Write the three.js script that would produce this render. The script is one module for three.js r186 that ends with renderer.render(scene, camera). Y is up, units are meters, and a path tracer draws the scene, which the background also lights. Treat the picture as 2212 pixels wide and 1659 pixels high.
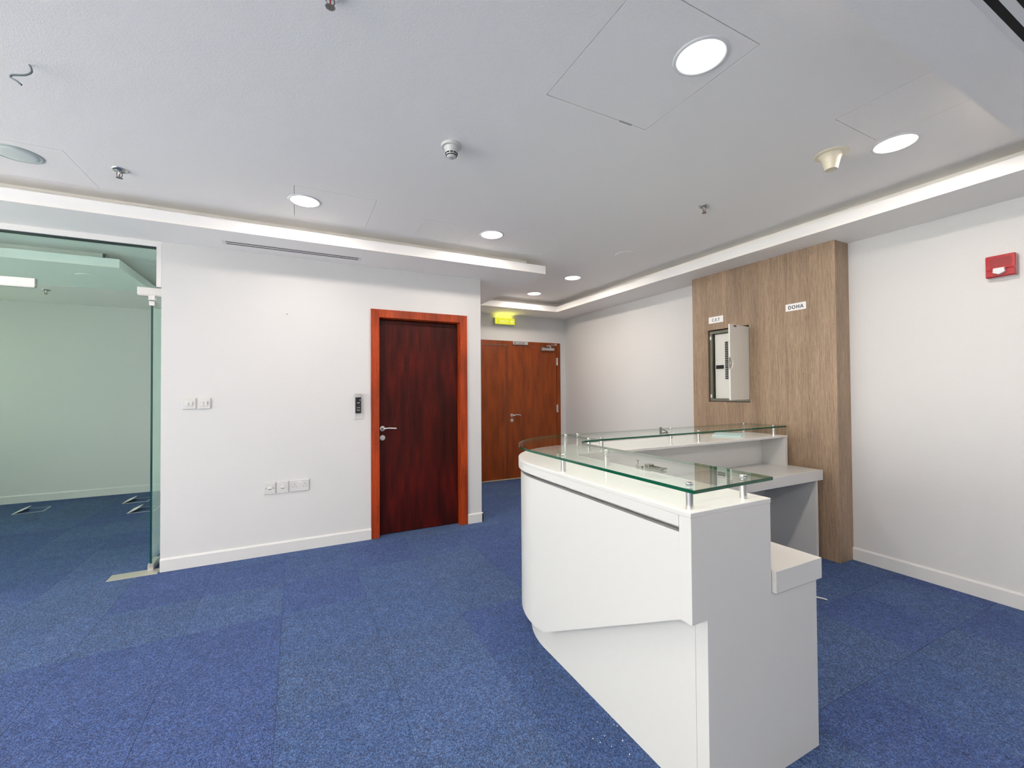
import * as THREE from 'three';
import { RoundedBoxGeometry } from 'three/addons/geometries/RoundedBoxGeometry.js';
import { mergeGeometries } from 'three/addons/utils/BufferGeometryUtils.js';
import { RectAreaLightUniformsLib } from 'three/addons/lights/RectAreaLightUniformsLib.js';

RectAreaLightUniformsLib.init();

// ---------------------------------------------------------------- camera, sky, lamps' strength, exposure
const scene = new THREE.Scene();
const camera = new THREE.PerspectiveCamera(2 * Math.atan(829.5 / 924.13) * 180 / Math.PI, 2212 / 1659, 0.02, 60);
camera.position.set(0, 1.4, 0);
camera.rotation.order = 'YXZ';
camera.rotation.set(0.0149, -0.4684, -0.0071);
scene.background = new THREE.Color(1.04, 0.98, 0.93);          // even hazy daylight outside the windows
scene.backgroundIntensity = 8.6;
const LAMP = 178, LAMP_COLOR = new THREE.Color(1.0, 0.875, 0.775), GLOW = 2.2;
const renderer = new THREE.WebGLRenderer({ antialias: true });
renderer.shadowMap.enabled = true;
renderer.toneMapping = THREE.LinearToneMapping;
renderer.toneMappingExposure = 1.28;

// ---------------------------------------------------------------- room measures (metres)
const H1 = 2.594, HF = 2.676, HC = 2.75;                       // soffit underside, lip top, raised ceiling
const ZA = -4.248, ZD = -6.053, XB = 4.074, XL = -0.945, XR = 1.776;   // door wall, hall end, right wall, door wall's two ends
const XW = -4.5, ZF = 3.2, ZG = -7.77, TOP = 2.95;             // window wall, wall behind the camera, glass room's back wall

// ---------------------------------------------------------------- helpers
function rng(seed) { let s = seed >>> 0; return () => { s = (s + 0x6d2b79f5) >>> 0; let t = s; t = Math.imul(t ^ (t >>> 15), t | 1); t ^= t + Math.imul(t ^ (t >>> 7), t | 61); return ((t ^ (t >>> 14)) >>> 0) / 4294967296; }; }
function lattice(seed, n) { const r = rng(seed), a = new Float32Array(n * n); for (let i = 0; i < n * n; i++) a[i] = r(); return a; }
// tiling value noise: nx x ny cells over the unit square
function noiseField(seed, nx, ny) {
  const r = rng(seed), a = new Float32Array(nx * ny); for (let i = 0; i < a.length; i++) a[i] = r();
  return (u, v) => {
    const x = u * nx, y = v * ny, x0 = Math.floor(x), y0 = Math.floor(y); let fx = x - x0, fy = y - y0; fx = fx * fx * (3 - 2 * fx); fy = fy * fy * (3 - 2 * fy);
    const i0 = ((x0 % nx) + nx) % nx, i1 = (i0 + 1) % nx, j0 = ((y0 % ny) + ny) % ny, j1 = (j0 + 1) % ny;
    return (a[j0 * nx + i0] * (1 - fx) + a[j0 * nx + i1] * fx) * (1 - fy) + (a[j1 * nx + i0] * (1 - fx) + a[j1 * nx + i1] * fx) * fy;
  };
}
function tex(w, h, fn, srgb, metres) {
  const d = new Uint8Array(w * h * 4), o = [0, 0, 0];
  for (let j = 0; j < h; j++) for (let i = 0; i < w; i++) { fn(i / w, j / h, o); const k = (j * w + i) * 4; d[k] = Math.max(0, Math.min(255, o[0])); d[k + 1] = Math.max(0, Math.min(255, o[1])); d[k + 2] = Math.max(0, Math.min(255, o[2])); d[k + 3] = 255; }
  const t = new THREE.DataTexture(d, w, h); t.wrapS = t.wrapT = THREE.RepeatWrapping; t.magFilter = THREE.LinearFilter; t.minFilter = THREE.LinearMipmapLinearFilter; t.generateMipmaps = true;
  if (srgb) t.colorSpace = THREE.SRGBColorSpace;
  t.repeat.set(1 / metres, 1 / metres); t.needsUpdate = true; return t;
}
// box-projected uv in metres, taken from where the vertex stands
function uvMetres(g, ox = 0, oy = 0) {
  if (g.index) g = g.toNonIndexed();
  const p = g.attributes.position, n = g.attributes.normal, uv = new Float32Array(p.count * 2);
  for (let i = 0; i < p.count; i++) {
    const ax = Math.abs(n.getX(i)), ay = Math.abs(n.getY(i)), az = Math.abs(n.getZ(i));
    if (ay >= ax && ay >= az) { uv[2 * i] = p.getX(i) + ox; uv[2 * i + 1] = p.getZ(i) + oy; } else if (ax >= az) { uv[2 * i] = p.getZ(i) + ox; uv[2 * i + 1] = p.getY(i) + oy; } else { uv[2 * i] = p.getX(i) + ox; uv[2 * i + 1] = p.getY(i) + oy; }
  }
  g.setAttribute('uv', new THREE.BufferAttribute(uv, 2)); return g;
}
function bx(x0, x1, y0, y1, z0, z1) { const g = new THREE.BoxGeometry(Math.abs(x1 - x0), Math.abs(y1 - y0), Math.abs(z1 - z0)); g.translate((x0 + x1) / 2, (y0 + y1) / 2, (z0 + z1) / 2); return g; }
function rb(x0, x1, y0, y1, z0, z1, r = 0.003, seg = 2) { const g = new RoundedBoxGeometry(Math.abs(x1 - x0), Math.abs(y1 - y0), Math.abs(z1 - z0), seg, r); g.translate((x0 + x1) / 2, (y0 + y1) / 2, (z0 + z1) / 2); return g; }
function cyl(r0, r1, y0, y1, x = 0, z = 0, seg = 24) { const g = new THREE.CylinderGeometry(r1, r0, y1 - y0, seg); g.translate(x, (y0 + y1) / 2, z); return g; }
function lathe(pts, seg = 40) { return new THREE.LatheGeometry(pts.map(([r, y]) => new THREE.Vector2(r, y)), seg); }
function tube(pts, r, seg = 40, rad = 8) { return new THREE.TubeGeometry(new THREE.CatmullRomCurve3(pts.map((p) => new THREE.Vector3(...p))), seg, r, rad); }
function poly(pts, holes = []) { const s = new THREE.Shape(pts.map(([x, y]) => new THREE.Vector2(x, y))); for (const h of holes) s.holes.push(new THREE.Path(h.map(([x, y]) => new THREE.Vector2(x, y)))); return s; }
// plan outline (x, z) raised from y0 to y1
function slab(pts, y0, y1, holes = [], bevel = 0) {
  const g = new THREE.ExtrudeGeometry(poly(pts.map(([x, z]) => [x, -z]), holes.map((h) => h.map(([x, z]) => [x, -z]))), { depth: y1 - y0 - 2 * bevel, bevelEnabled: bevel > 0, bevelSize: bevel, bevelThickness: bevel, bevelOffset: -bevel, bevelSegments: 2, curveSegments: 1 });
  g.rotateX(-Math.PI / 2); g.translate(0, y0 + bevel, 0); return g;
}
// elevation outline (x, y) thick from z0 (far) to z1 (near)
function plate(pts, z0, z1, holes = [], bevel = 0) {
  const g = new THREE.ExtrudeGeometry(poly(pts, holes), { depth: z1 - z0 - 2 * bevel, bevelEnabled: bevel > 0, bevelSize: bevel, bevelThickness: bevel, bevelOffset: -bevel, bevelSegments: 2, curveSegments: 24 });
  g.translate(0, 0, z0 + bevel); return g;
}
// elevation outline (z, y) thick from x0 to x1
function plateX(pts, x0, x1, holes = []) {
  const g = new THREE.ExtrudeGeometry(poly(pts, holes), { depth: x1 - x0, bevelEnabled: false, curveSegments: 24 });
  g.rotateY(-Math.PI / 2); g.translate(x1, 0, 0); return g;                 // (z, y, d) -> (-d, y, z)
}
function rect(x0, x1, y0, y1) { return [[x0, y0], [x1, y0], [x1, y1], [x0, y1]]; }
function join(list) {
  const l = list.map((g) => { g = g.index ? g.toNonIndexed() : g; for (const k of Object.keys(g.attributes)) if (!['position', 'normal', 'uv'].includes(k)) g.deleteAttribute(k); return g; });
  return l.length > 1 ? mergeGeometries(l) : l[0];
}
const used = {};
function numbered(name) { const n = used[name] = (used[name] ?? -1) + 1; return n ? name + '_' + String(n).padStart(3, '0') : name; }
function mesh(name, geos, m, parent, at = [0, 0, 0], rawUV = false) {
  let g = join([].concat(geos)); if (!rawUV) g = uvMetres(g);
  if (at[0] || at[1] || at[2]) g.translate(-at[0], -at[1], -at[2]);
  const o = new THREE.Mesh(g, m); o.name = name; o.castShadow = o.receiveShadow = true; parent.add(o); return o;
}
function struct(name, geos, m) { const o = mesh(name, geos, m, scene); o.userData.kind = 'structure'; return o; }
function structGroup(name) { const g = new THREE.Group(); g.name = name; g.userData.kind = 'structure'; scene.add(g); return g; }
function thing(name, label, category, at, group) {
  const t = new THREE.Group(); t.name = numbered(name); t.position.set(...at); t.userData = { label, category }; if (group) t.userData.group = group; scene.add(t); return t;
}
// a part whose shape is given in room coordinates
function part(t, name, geos, m, rawUV) { const a = t.userData.category || t.userData.kind ? t.position : t.userData.base; return mesh(name, geos, m, t, [a.x, a.y, a.z], rawUV); }
function sub(p, name, geos, m, t, rawUV) { return mesh(name, geos, m, p, [t.position.x, t.position.y, t.position.z], rawUV); }
function copyOf(t, at, label) { const c = t.clone(); c.name = numbered(t.name.replace(/_\d+$/, '')); c.position.set(...at); c.userData = { ...t.userData, label: label || t.userData.label }; scene.add(c); return c; }

// ---------------------------------------------------------------- materials
const M = {};
{
  const a = noiseField(11, 128, 128), b = noiseField(12, 40, 40);
  const stipple = tex(512, 512, (u, v, o) => { o[0] = o[1] = o[2] = 255 * (0.6 * a(u, v) + 0.4 * b(u, v)); }, false, 0.35);
  const paint = (r, g, b_, rough = 0.55) => new THREE.MeshStandardMaterial({ color: new THREE.Color().setRGB(r, g, b_), roughness: rough, bumpMap: stipple, bumpScale: 0.0004 });
  M.wall = paint(0.635, 0.64, 0.64); M.ceiling = paint(0.92, 0.90, 0.868, 0.75); M.hatch = paint(0.925, 0.905, 0.873, 0.7); M.trim = paint(0.89, 0.885, 0.875, 0.35); M.skirting = paint(0.66, 0.665, 0.66, 0.32);
  // carpet: looped pile, about 3 mm to a loop, over one metre of texture
  const f1 = noiseField(21, 330, 330), f2 = noiseField(22, 170, 240), f3 = noiseField(23, 24, 24), f4 = noiseField(24, 7, 7), f5 = noiseField(25, 512, 512);
  const pile = (u, v) => 0.42 * f1(u, v) + 0.3 * f2(u, v) + 0.28 * f5(u, v);
  const carpetColor = tex(1024, 1024, (u, v, o) => {
    const k = (pile(u, v) - 0.5) * 1.5 + (f3(u, v) - 0.5) * 0.07 + (f4(u, v) - 0.5) * 0.06, h = (f2(v, u) - 0.5) * 0.5 + (f3(v, u) - 0.5) * 0.10;
    o[0] = 118 * (1 + k + 0.55 * h); o[1] = 146 * (1 + k * 0.92 + 0.12 * h); o[2] = 196 * (1 + k * 0.8 - 0.12 * h);
  }, true, 1);
  const carpetBump = tex(1024, 1024, (u, v, o) => { o[0] = o[1] = o[2] = 255 * pile(u, v); }, false, 1);
  M.carpet = [[0.98, 1.0, 1.0], [0.91, 0.94, 0.98], [1.07, 1.06, 1.03], [0.87, 0.86, 0.98], [1.02, 1.01, 0.95]].map(([r, g, b_]) => new THREE.MeshStandardMaterial({ color: new THREE.Color().setRGB(0.275 * r, 0.32 * g, 0.39 * b_), map: carpetColor, bumpMap: carpetBump, bumpScale: 0.004, roughness: 1 }));
  M.subfloor = new THREE.MeshStandardMaterial({ color: new THREE.Color().setRGB(0.02, 0.03, 0.05), roughness: 1 });
  // veneer of the tall panel: fine vertical grain, in strips of slightly different tone
  const g1 = noiseField(31, 260, 6), g2 = noiseField(32, 520, 22), g3 = noiseField(33, 40, 2), g4 = noiseField(34, 9, 1), g5 = noiseField(35, 400, 90);
  M.veneer = new THREE.MeshStandardMaterial({ roughness: 0.5, color: new THREE.Color().setRGB(0.86, 0.86, 0.86), map: tex(1024, 1024, (u, v, o) => {
    const k = (g1(u, v) - 0.5) * 0.17 + (g2(u, v) - 0.5) * 0.20 + (g3(u, v) - 0.5) * 0.10 + (g4(u, 0.3) - 0.5) * 0.10 + (g5(u, v) > 0.78 ? -0.08 : 0);
    o[0] = 163 * (1 + k); o[1] = 139 * (1 + k * 1.05); o[2] = 116 * (1 + k * 1.1);
  }, true, 1.0) });
  const figure = (seed, r, g, b_, amp) => { const a1 = noiseField(seed, 160, 8), a2 = noiseField(seed + 1, 26, 5), a3 = noiseField(seed + 2, 420, 60), a4 = noiseField(seed + 3, 7, 3);
    return tex(512, 512, (u, v, o) => { const k = ((a1(u, v) - 0.5) * 0.5 + (a2(u + 0.02 * a4(u, v), v) - 0.5) * 0.7 + (a3(u, v) - 0.5) * 0.4 + (a4(u, v) - 0.5) * 0.5) * amp; o[0] = r * (1 + k); o[1] = g * (1 + k * 1.1); o[2] = b_ * (1 + k * 1.15); }, true, 1.2); };
  M.darkLeaf = new THREE.MeshPhysicalMaterial({ map: figure(41, 62, 13, 8, 0.7), roughness: 0.4, specularIntensity: 0.4, clearcoat: 0.04, clearcoatRoughness: 0.3 });
  M.casing = new THREE.MeshPhysicalMaterial({ map: figure(51, 152, 56, 16, 0.4), roughness: 0.4, specularIntensity: 0.6, clearcoat: 0.15, clearcoatRoughness: 0.2 });
  M.exitLeaf = new THREE.MeshPhysicalMaterial({ map: figure(61, 128, 58, 14, 0.28), roughness: 0.45, specularIntensity: 0.6, clearcoat: 0.1, clearcoatRoughness: 0.35 });
}
const solid = (r, g, b, rough, metal = 0, extra = {}) => new THREE.MeshPhysicalMaterial({ color: new THREE.Color().setRGB(r, g, b), roughness: rough, metalness: metal, ...extra });
M.desk = solid(0.60, 0.605, 0.59, 0.28); M.deskTop = solid(0.90, 0.885, 0.87, 0.16); M.deskInner = solid(0.74, 0.74, 0.73, 0.4);
M.steel = solid(0.62, 0.61, 0.59, 0.28, 1); M.chrome = solid(0.75, 0.75, 0.75, 0.14, 1); M.alu = solid(0.62, 0.615, 0.60, 0.42, 1);
M.plastic = solid(0.62, 0.62, 0.61, 0.3); M.cream = solid(0.80, 0.73, 0.56, 0.35); M.black = solid(0.012, 0.012, 0.014, 0.3); M.dark = solid(0.02, 0.02, 0.022, 0.7); M.void = solid(0.006, 0.006, 0.006, 0.9);
M.gasket = solid(0.015, 0.03, 0.03, 0.5); M.white = solid(0.76, 0.76, 0.75, 0.4); M.grey = solid(0.42, 0.43, 0.44, 0.45); M.darkGrey = solid(0.10, 0.105, 0.11, 0.45);
M.red = solid(0.42, 0.012, 0.02, 0.22, 0, { clearcoat: 0.6, clearcoatRoughness: 0.1 }); M.lens = solid(0.75, 0.78, 0.8, 0.08, 0, { clearcoat: 1 });
M.cabinet = solid(0.70, 0.70, 0.66, 0.35); M.cabinetDark = solid(0.20, 0.19, 0.165, 0.5); M.olive = solid(0.17, 0.17, 0.13, 0.5, 0.2); M.satin = solid(0.55, 0.53, 0.46, 0.45, 0.6);
M.glass = new THREE.MeshPhysicalMaterial({ color: new THREE.Color().setRGB(0.93, 0.985, 0.96), roughness: 0.0, transmission: 1, thickness: 0, ior: 1.5 });
M.tintGlass = new THREE.MeshPhysicalMaterial({ color: new THREE.Color().setRGB(0.885, 0.96, 0.935), roughness: 0.0, transmission: 1, thickness: 0, ior: 1.5 });
M.windowGlass = new THREE.MeshPhysicalMaterial({ color: new THREE.Color().setRGB(0.95, 0.96, 0.95), roughness: 0.0, transmission: 1, thickness: 0, ior: 1.5 });
M.windowGreen = new THREE.MeshPhysicalMaterial({ color: new THREE.Color().setRGB(0.46, 0.54, 0.46), roughness: 0.0, transmission: 1, thickness: 0, ior: 1.5 });
M.glassEdge = new THREE.MeshPhysicalMaterial({ color: new THREE.Color().setRGB(0.002, 0.075, 0.036), roughness: 0.12, transmission: 0.06, thickness: 0, ior: 1.5 });
M.doorEdge = new THREE.MeshPhysicalMaterial({ color: new THREE.Color().setRGB(0.004, 0.06, 0.06), roughness: 0.15, transmission: 0.2, thickness: 0, ior: 1.5 });
M.glow = new THREE.MeshStandardMaterial({ color: 0xffffff, emissive: new THREE.Color(1, 0.98, 0.95), emissiveIntensity: GLOW, roughness: 0.6 });
M.unlit = solid(0.70, 0.76, 0.72, 0.5); M.unlitRim = solid(0.50, 0.56, 0.53, 0.5); M.wire = solid(0.17, 0.21, 0.22, 0.6); M.paper = solid(0.60, 0.74, 0.76, 0.6); M.tin = solid(0.25, 0.24, 0.22, 0.35, 0.9);
M.threshold = solid(0.45, 0.38, 0.28, 0.5);

// ---------------------------------------------------------------- setting: floor of carpet tiles
{
  const floor = structGroup('floor'), TH = 0.15;
  part(floor, 'subfloor', bx(XW - 0.2, XB + 0.2, -0.12, -0.006, ZG - 0.2, ZF + 0.2), M.subfloor);
  const r = rng(7), S = 0.5, gap = 0.0016, geos = [];
  for (let k = 0; k < 10; k++) { let g = new THREE.BoxGeometry(S - gap, 0.006, S - gap); g.translate(0, -0.003, 0); if (k % 2) g.rotateY(Math.PI / 2); g = uvMetres(g, r() * 3, r() * 3); if (k % 2) { const uv = g.attributes.uv; for (let i = 0; i < uv.count; i++) uv.setXY(i, uv.getY(i), -uv.getX(i)); } geos.push(g); }
  const rest = [], x0 = -0.076, z0 = -3.58;
  const dark = new Set(['-2,2', '-3,1', '6,4', '7,5', '1,-1']);
  for (let i = -9; i <= 8; i++) for (let j = -9; j <= 13; j++) {
    const cx = x0 + (i + 0.5) * S, cz = z0 + (j + 0.5) * S;
    if (cz + 0.25 < ZA - TH && cx - 0.25 > XL && cx + 0.25 < XR) continue;           // under the solid block behind the door wall
    if (cx - 0.25 > XR && cz + 0.25 < ZD) continue;
    const g = geos[Math.floor(r() * 10)], m = dark.has(i + ',' + j) ? 3 : Math.floor(r() * 5);
    if (cz > -0.2 || cx < -3.6) { const q = g.clone(); q.translate(cx, 0, cz); rest.push(q); continue; }
    const o = new THREE.Mesh(g, M.carpet[m]); o.name = numbered('carpet_tile'); o.position.set(cx, 0, cz); o.receiveShadow = o.castShadow = true; floor.add(o);
  }
  const field = mesh('carpet_tile_field', rest, M.carpet[0], floor, [0, 0, 0], true); field.userData.kind = 'stuff';
}

// ---------------------------------------------------------------- setting: walls
const TH = 0.15;
struct('wall_back', plate([[XL, 0], [0.705, 0], [0.705, 2.125], [1.55, 2.125], [1.55, 0], [XR, 0], [XR, TOP], [XL, TOP]], ZA - TH, ZA), M.wall);
struct('wall_store_back', bx(XL, XR, 0, TOP, ZA - 1.6, ZA - 1.5), M.wall);
struct('wall_right', bx(XB, XB + 0.2, 0, TOP, ZD - 0.2, ZF + 0.2), M.wall);
struct('wall_hall_left', bx(XR - TH, XR, 0, TOP, ZD - 0.2, ZA - TH), M.wall);
struct('wall_hall_end', plate([[XR - TH, 0], [2.5, 0], [2.5, 2.182], [3.968, 2.182], [3.968, 0], [XB, 0], [XB, TOP], [XR - TH, TOP]], ZD - 0.2, ZD), M.wall);
struct('wall_front', bx(XW - 0.2, XB + 0.2, 0, TOP, ZF, ZF + 0.2), M.wall);
struct('wall_glass_room_right', bx(XL, XL + 0.12, 0, TOP, ZG - 0.2, ZA - TH), M.wall);
struct('wall_glass_room_back', bx(XW - 0.2, XL + 0.12, 0, TOP, ZG - 0.2, ZG), M.wall);
struct('wall_left', plateX([[ZG - 0.2, 0], [ZF + 0.2, 0], [ZF + 0.2, TOP], [ZG - 0.2, TOP]], XW - 0.2, XW, [rect(-3.9, -0.6, 0.45, 2.5), rect(-0.3, 2.9, 0.45, 2.5), rect(-7.3, -4.7, 0.85, 2.45)]), M.wall);
function windowUnit(n, z0, z1, y0, y1, glass) {
  const w = structGroup('window_' + n), x = XW - 0.12, f = [];
  for (const [a, b, c, d] of [[z0, z1, y0, y0 + 0.06], [z0, z1, y1 - 0.06, y1], [z0, z0 + 0.06, y0 + 0.06, y1 - 0.06], [z1 - 0.06, z1, y0 + 0.06, y1 - 0.06], [(z0 + z1) / 2 - 0.03, (z0 + z1) / 2 + 0.03, y0 + 0.06, y1 - 0.06]]) f.push(bx(x - 0.03, x + 0.03, c, d, a, b));
  part(w, 'window_frame', f, M.grey);
  for (const s of [0, 1]) { const a = s ? (z0 + z1) / 2 + 0.03 : z0 + 0.06, b = s ? z1 - 0.06 : (z0 + z1) / 2 - 0.03; part(w, 'pane', bx(x - 0.002, x + 0.002, y0 + 0.06, y1 - 0.06, a, b), glass); }
}
windowUnit(1, -3.9, -0.6, 0.45, 2.5, M.windowGlass); windowUnit(2, -0.3, 2.9, 0.45, 2.5, M.windowGlass); windowUnit(3, -7.3, -4.7, 0.85, 2.45, M.windowGreen);

// ---------------------------------------------------------------- setting: ceiling (raised field, cove and dropped soffit)
const hatches = [[1.022, 1.625, -1.652, -1.035, 0.0032], [-0.01, 0.513, -3.682, -3.112, 0.0022], [0.916, 1.325, -3.69, -3.28, 0.0018], [1.672, 2.203, -3.668, -3.137, 0.0018], [2.42, 2.83, -1.164, -0.754, 0.0022], [-1.664, -1.154, -3.73, -3.222, 0.0018]];
{
  const c = structGroup('ceiling'), XI = -3.2, ZN = -0.706, ZC = -3.7535, XE = 2.296, ZE = -5.51, XC = 3.569;
  const ring = (d) => [[XI - d, ZN + d], [XC + d, ZN + d], [XC + d, ZE - d], [XE - d, ZE - d], [XE - d, ZC - d], [XI - d, ZC - d]];
  const foot = [[XW, ZF], [XB, ZF], [XB, ZD], [XR, ZD], [XR, ZA], [XW, ZA]];
  part(c, 'soffit', slab(foot, H1, H1 + 0.02, [ring(0)]), M.ceiling);
  part(c, 'cove_lip', slab(ring(0.018), H1 + 0.02, HF, [ring(0)]), M.trim);
  part(c, 'cove_back', slab(ring(0.165), H1 + 0.02, HC, [ring(0.145)]), M.ceiling);
  part(c, 'raised_ceiling', slab(ring(0.165), HC, HC + 0.02, hatches.map(([a, b, e, f]) => rect(a, b, e, f))), M.ceiling);
  const XG = -1.5, ZGC = -5.31, gr = (d) => [[XW, ZGC - d], [XG - d, ZGC - d], [XG - d, ZG], [XL, ZG], [XL, ZA], [XW, ZA]];     // the glass room: a raised L around a soffit
  part(c, 'glass_room_soffit', slab([[XW, ZGC], [XG, ZGC], [XG, ZG], [XW, ZG]], H1, H1 + 0.02), M.ceiling);
  part(c, 'glass_room_lip', [bx(XW, XG, H1 + 0.02, HF, ZGC - 0.018, ZGC), bx(XG - 0.018, XG, H1 + 0.02, HF, ZG, ZGC - 0.018)], M.trim);
  part(c, 'glass_room_cove_back', [bx(XW, XG - 0.145, H1 + 0.02, HC, ZGC - 0.165, ZGC - 0.145), bx(XG - 0.165, XG - 0.145, H1 + 0.02, HC, ZG, ZGC - 0.145)], M.ceiling);
  part(c, 'glass_room_raised_ceiling', slab(gr(0.165), HC, HC + 0.02), M.ceiling);
  part(c, 'slab_above', bx(XW - 0.2, XB + 0.2, TOP, TOP + 0.15, ZG - 0.2, ZF + 0.2), M.wall);
}

// ---------------------------------------------------------------- setting: skirting
{
  const sk = (n, a) => struct('baseboard_' + n, a, M.skirting);
  const bz = (x0, x1, z, s, h = 0.102) => { const g = plateX([[z, 0], [z + s * 0.013, 0], [z + s * 0.013, h - 0.012], [z + s * 0.006, h], [z, h]], x0, x1); return g; };
  const bxx = (z0, z1, x, s, h = 0.102) => plate([[x, 0], [x + s * 0.013, 0], [x + s * 0.013, h - 0.012], [x + s * 0.006, h], [x, h]], z0, z1);
  sk('back', [bz(XL, 0.64, ZA, 1), bz(1.615, XR + 0.013, ZA, 1), bxx(ZD, ZA + 0.013, XR, 1)]);
  sk('right', [bxx(-1.883, ZF, XB, -1), bxx(ZD, -3.27, XB, -1)]);
  sk('hall_end', [bz(XR, 2.5, ZD, 1), bz(3.968, XB, ZD, 1)]);
  sk('glass_room_back', bz(XW, XL, ZG, 1));
  sk('glass_room_right', bxx(ZG, ZA - TH, XL, -1));
}

// ---------------------------------------------------------------- setting: mahogany door in the white wall
{
  const d = structGroup('door_1'), x0 = 0.64, x1 = 1.615, w = 0.078, top = 2.19, zf = ZA + 0.016, zb = ZA - 0.02;
  part(d, 'casing', plate([[x0, 0], [x0 + w, 0], [x0 + w, top - w], [x0, top]], zb, zf, [], 0.003), M.casing);
  part(d, 'casing', plate([[x1 - w, 0], [x1, 0], [x1, top], [x1 - w, top - w]], zb, zf, [], 0.003), M.casing);
  part(d, 'casing', plate([[x0 + w, top - w], [x1 - w, top - w], [x1, top], [x0, top]], zb, zf, [], 0.003), M.casing);
  part(d, 'jamb', [bx(x0 + w - 0.013, x0 + w + 0.004, 0, top - w, ZA - TH, ZA - 0.02), bx(x1 - w - 0.004, x1 - w + 0.013, 0, top - w, ZA - TH, ZA - 0.02), bx(x0 + w, x1 - w, top - w - 0.004, top - w + 0.013, ZA - TH, ZA - 0.02)], M.casing);
  const leaf = part(d, 'leaf', rb(x0 + w + 0.007, x1 - w - 0.007, 0.006, top - w - 0.012, ZA - 0.105, ZA - 0.062, 0.002), M.darkLeaf);
  const zl = ZA - 0.062;
  const rose = (y) => { const g = lathe([[0, 0], [0.0265, 0], [0.0265, 0.006], [0.024, 0.009], [0, 0.009]], 32); g.rotateX(Math.PI / 2); g.translate(0.757, y, zl); return g; };
  sub(leaf, 'handle', [rose(1.035), tube([[0.757, 1.035, zl], [0.757, 1.035, zl + 0.04], [0.765, 1.036, zl + 0.052], [0.80, 1.04, zl + 0.055], [0.85, 1.037, zl + 0.052], [0.882, 1.034, zl + 0.05]], 0.0085, 40, 10)], M.alu, d);
  const cylg = cyl(0.008, 0.008, 0, 0.012, 0, 0, 20); cylg.rotateX(Math.PI / 2); cylg.translate(0.757, 0.949, zl + 0.006);
  sub(leaf, 'lock', [rose(0.946), cylg], M.alu, d);
}
// ---------------------------------------------------------------- setting: brown double exit door at the end of the hall
{
  const d = structGroup('door_2'), z = ZD + 0.012;
  part(d, 'frame', [bx(2.5, 2.57, 0, 2.182, ZD - 0.12, z), bx(3.9, 3.968, 0, 2.182, ZD - 0.12, z), bx(2.57, 3.9, 2.112, 2.182, ZD - 0.12, z)], M.exitLeaf);
  part(d, 'leaf', rb(2.573, 2.966, 0.012, 2.109, ZD - 0.055, ZD - 0.004, 0.003), M.exitLeaf);
  const leaf = part(d, 'leaf', rb(2.970, 3.897, 0.012, 2.109, ZD - 0.05, ZD + 0.004, 0.003), M.exitLeaf);
  const zl = ZD + 0.004;
  const rose = (y) => { const g = lathe([[0, 0], [0.0265, 0], [0.0265, 0.006], [0.024, 0.009], [0, 0.009]], 28); g.rotateX(Math.PI / 2); g.translate(3.052, y, zl); return g; };
  sub(leaf, 'handle', [rose(1.005), tube([[3.052, 1.005, zl], [3.052, 1.005, zl + 0.04], [3.062, 1.004, zl + 0.05], [3.09, 1.012, zl + 0.053], [3.14, 1.014, zl + 0.05], [3.19, 1.002, zl + 0.05]], 0.0085, 36, 10)], M.alu, d);
  const cylg = cyl(0.008, 0.008, 0, 0.012, 0, 0, 20); cylg.rotateX(Math.PI / 2); cylg.translate(3.052, 0.93, zl + 0.006);
  sub(leaf, 'lock', [rose(0.926), cylg], M.alu, d);
  for (const y of [1.875, 1.095]) sub(leaf, 'hinge', [cyl(0.009, 0.009, y - 0.065, y + 0.065, 3.905, z + 0.008, 14), bx(3.886, 3.92, y - 0.06, y + 0.06, zl - 0.002, z + 0.002)], M.alu, d);
  const closer = [cyl(0.026, 0.026, 0, 0.23, 0, 0, 24), cyl(0.03, 0.03, 0.15, 0.2, 0, 0, 24), cyl(0.030, 0.030, -0.012, 0.02, 0, 0, 24)].map((g) => { g.rotateZ(-Math.PI / 2); g.translate(3.598, 2.072, zl + 0.028); return g; });
  closer.push(bx(3.60, 3.825, 2.056, 2.088, zl, zl + 0.02), cyl(0.012, 0.012, 2.072, 2.122, 3.762, zl + 0.03, 16));
  sub(leaf, 'door_closer', closer, M.alu, d);
  sub(leaf, 'closer_arm', [tube([[3.762, 2.118, zl + 0.03], [3.69, 2.123, zl + 0.055], [3.668, 2.125, zl + 0.06]], 0.007, 12, 8), tube([[3.668, 2.128, zl + 0.06], [3.77, 2.14, zl + 0.04], [3.876, 2.152, z + 0.012]], 0.007, 12, 8), rb(3.855, 3.89, 2.14, 2.17, z, z + 0.02, 0.003)], M.alu, d);
  const lockBody = part(d, 'magnetic_lock', rb(3.068, 3.336, 2.127, 2.176, z, z + 0.03, 0.003), M.alu);
  sub(lockBody, 'armature', bx(3.09, 3.262, 2.139, 2.166, z + 0.03, z + 0.034), M.darkGrey, d); sub(lockBody, 'plate', bx(3.105, 3.247, 2.144, 2.161, z + 0.034, z + 0.038), M.alu, d);
  part(d, 'threshold', rb(2.5, 3.968, 0, 0.012, ZD - 0.12, ZD + 0.03, 0.004), M.threshold);
}

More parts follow.
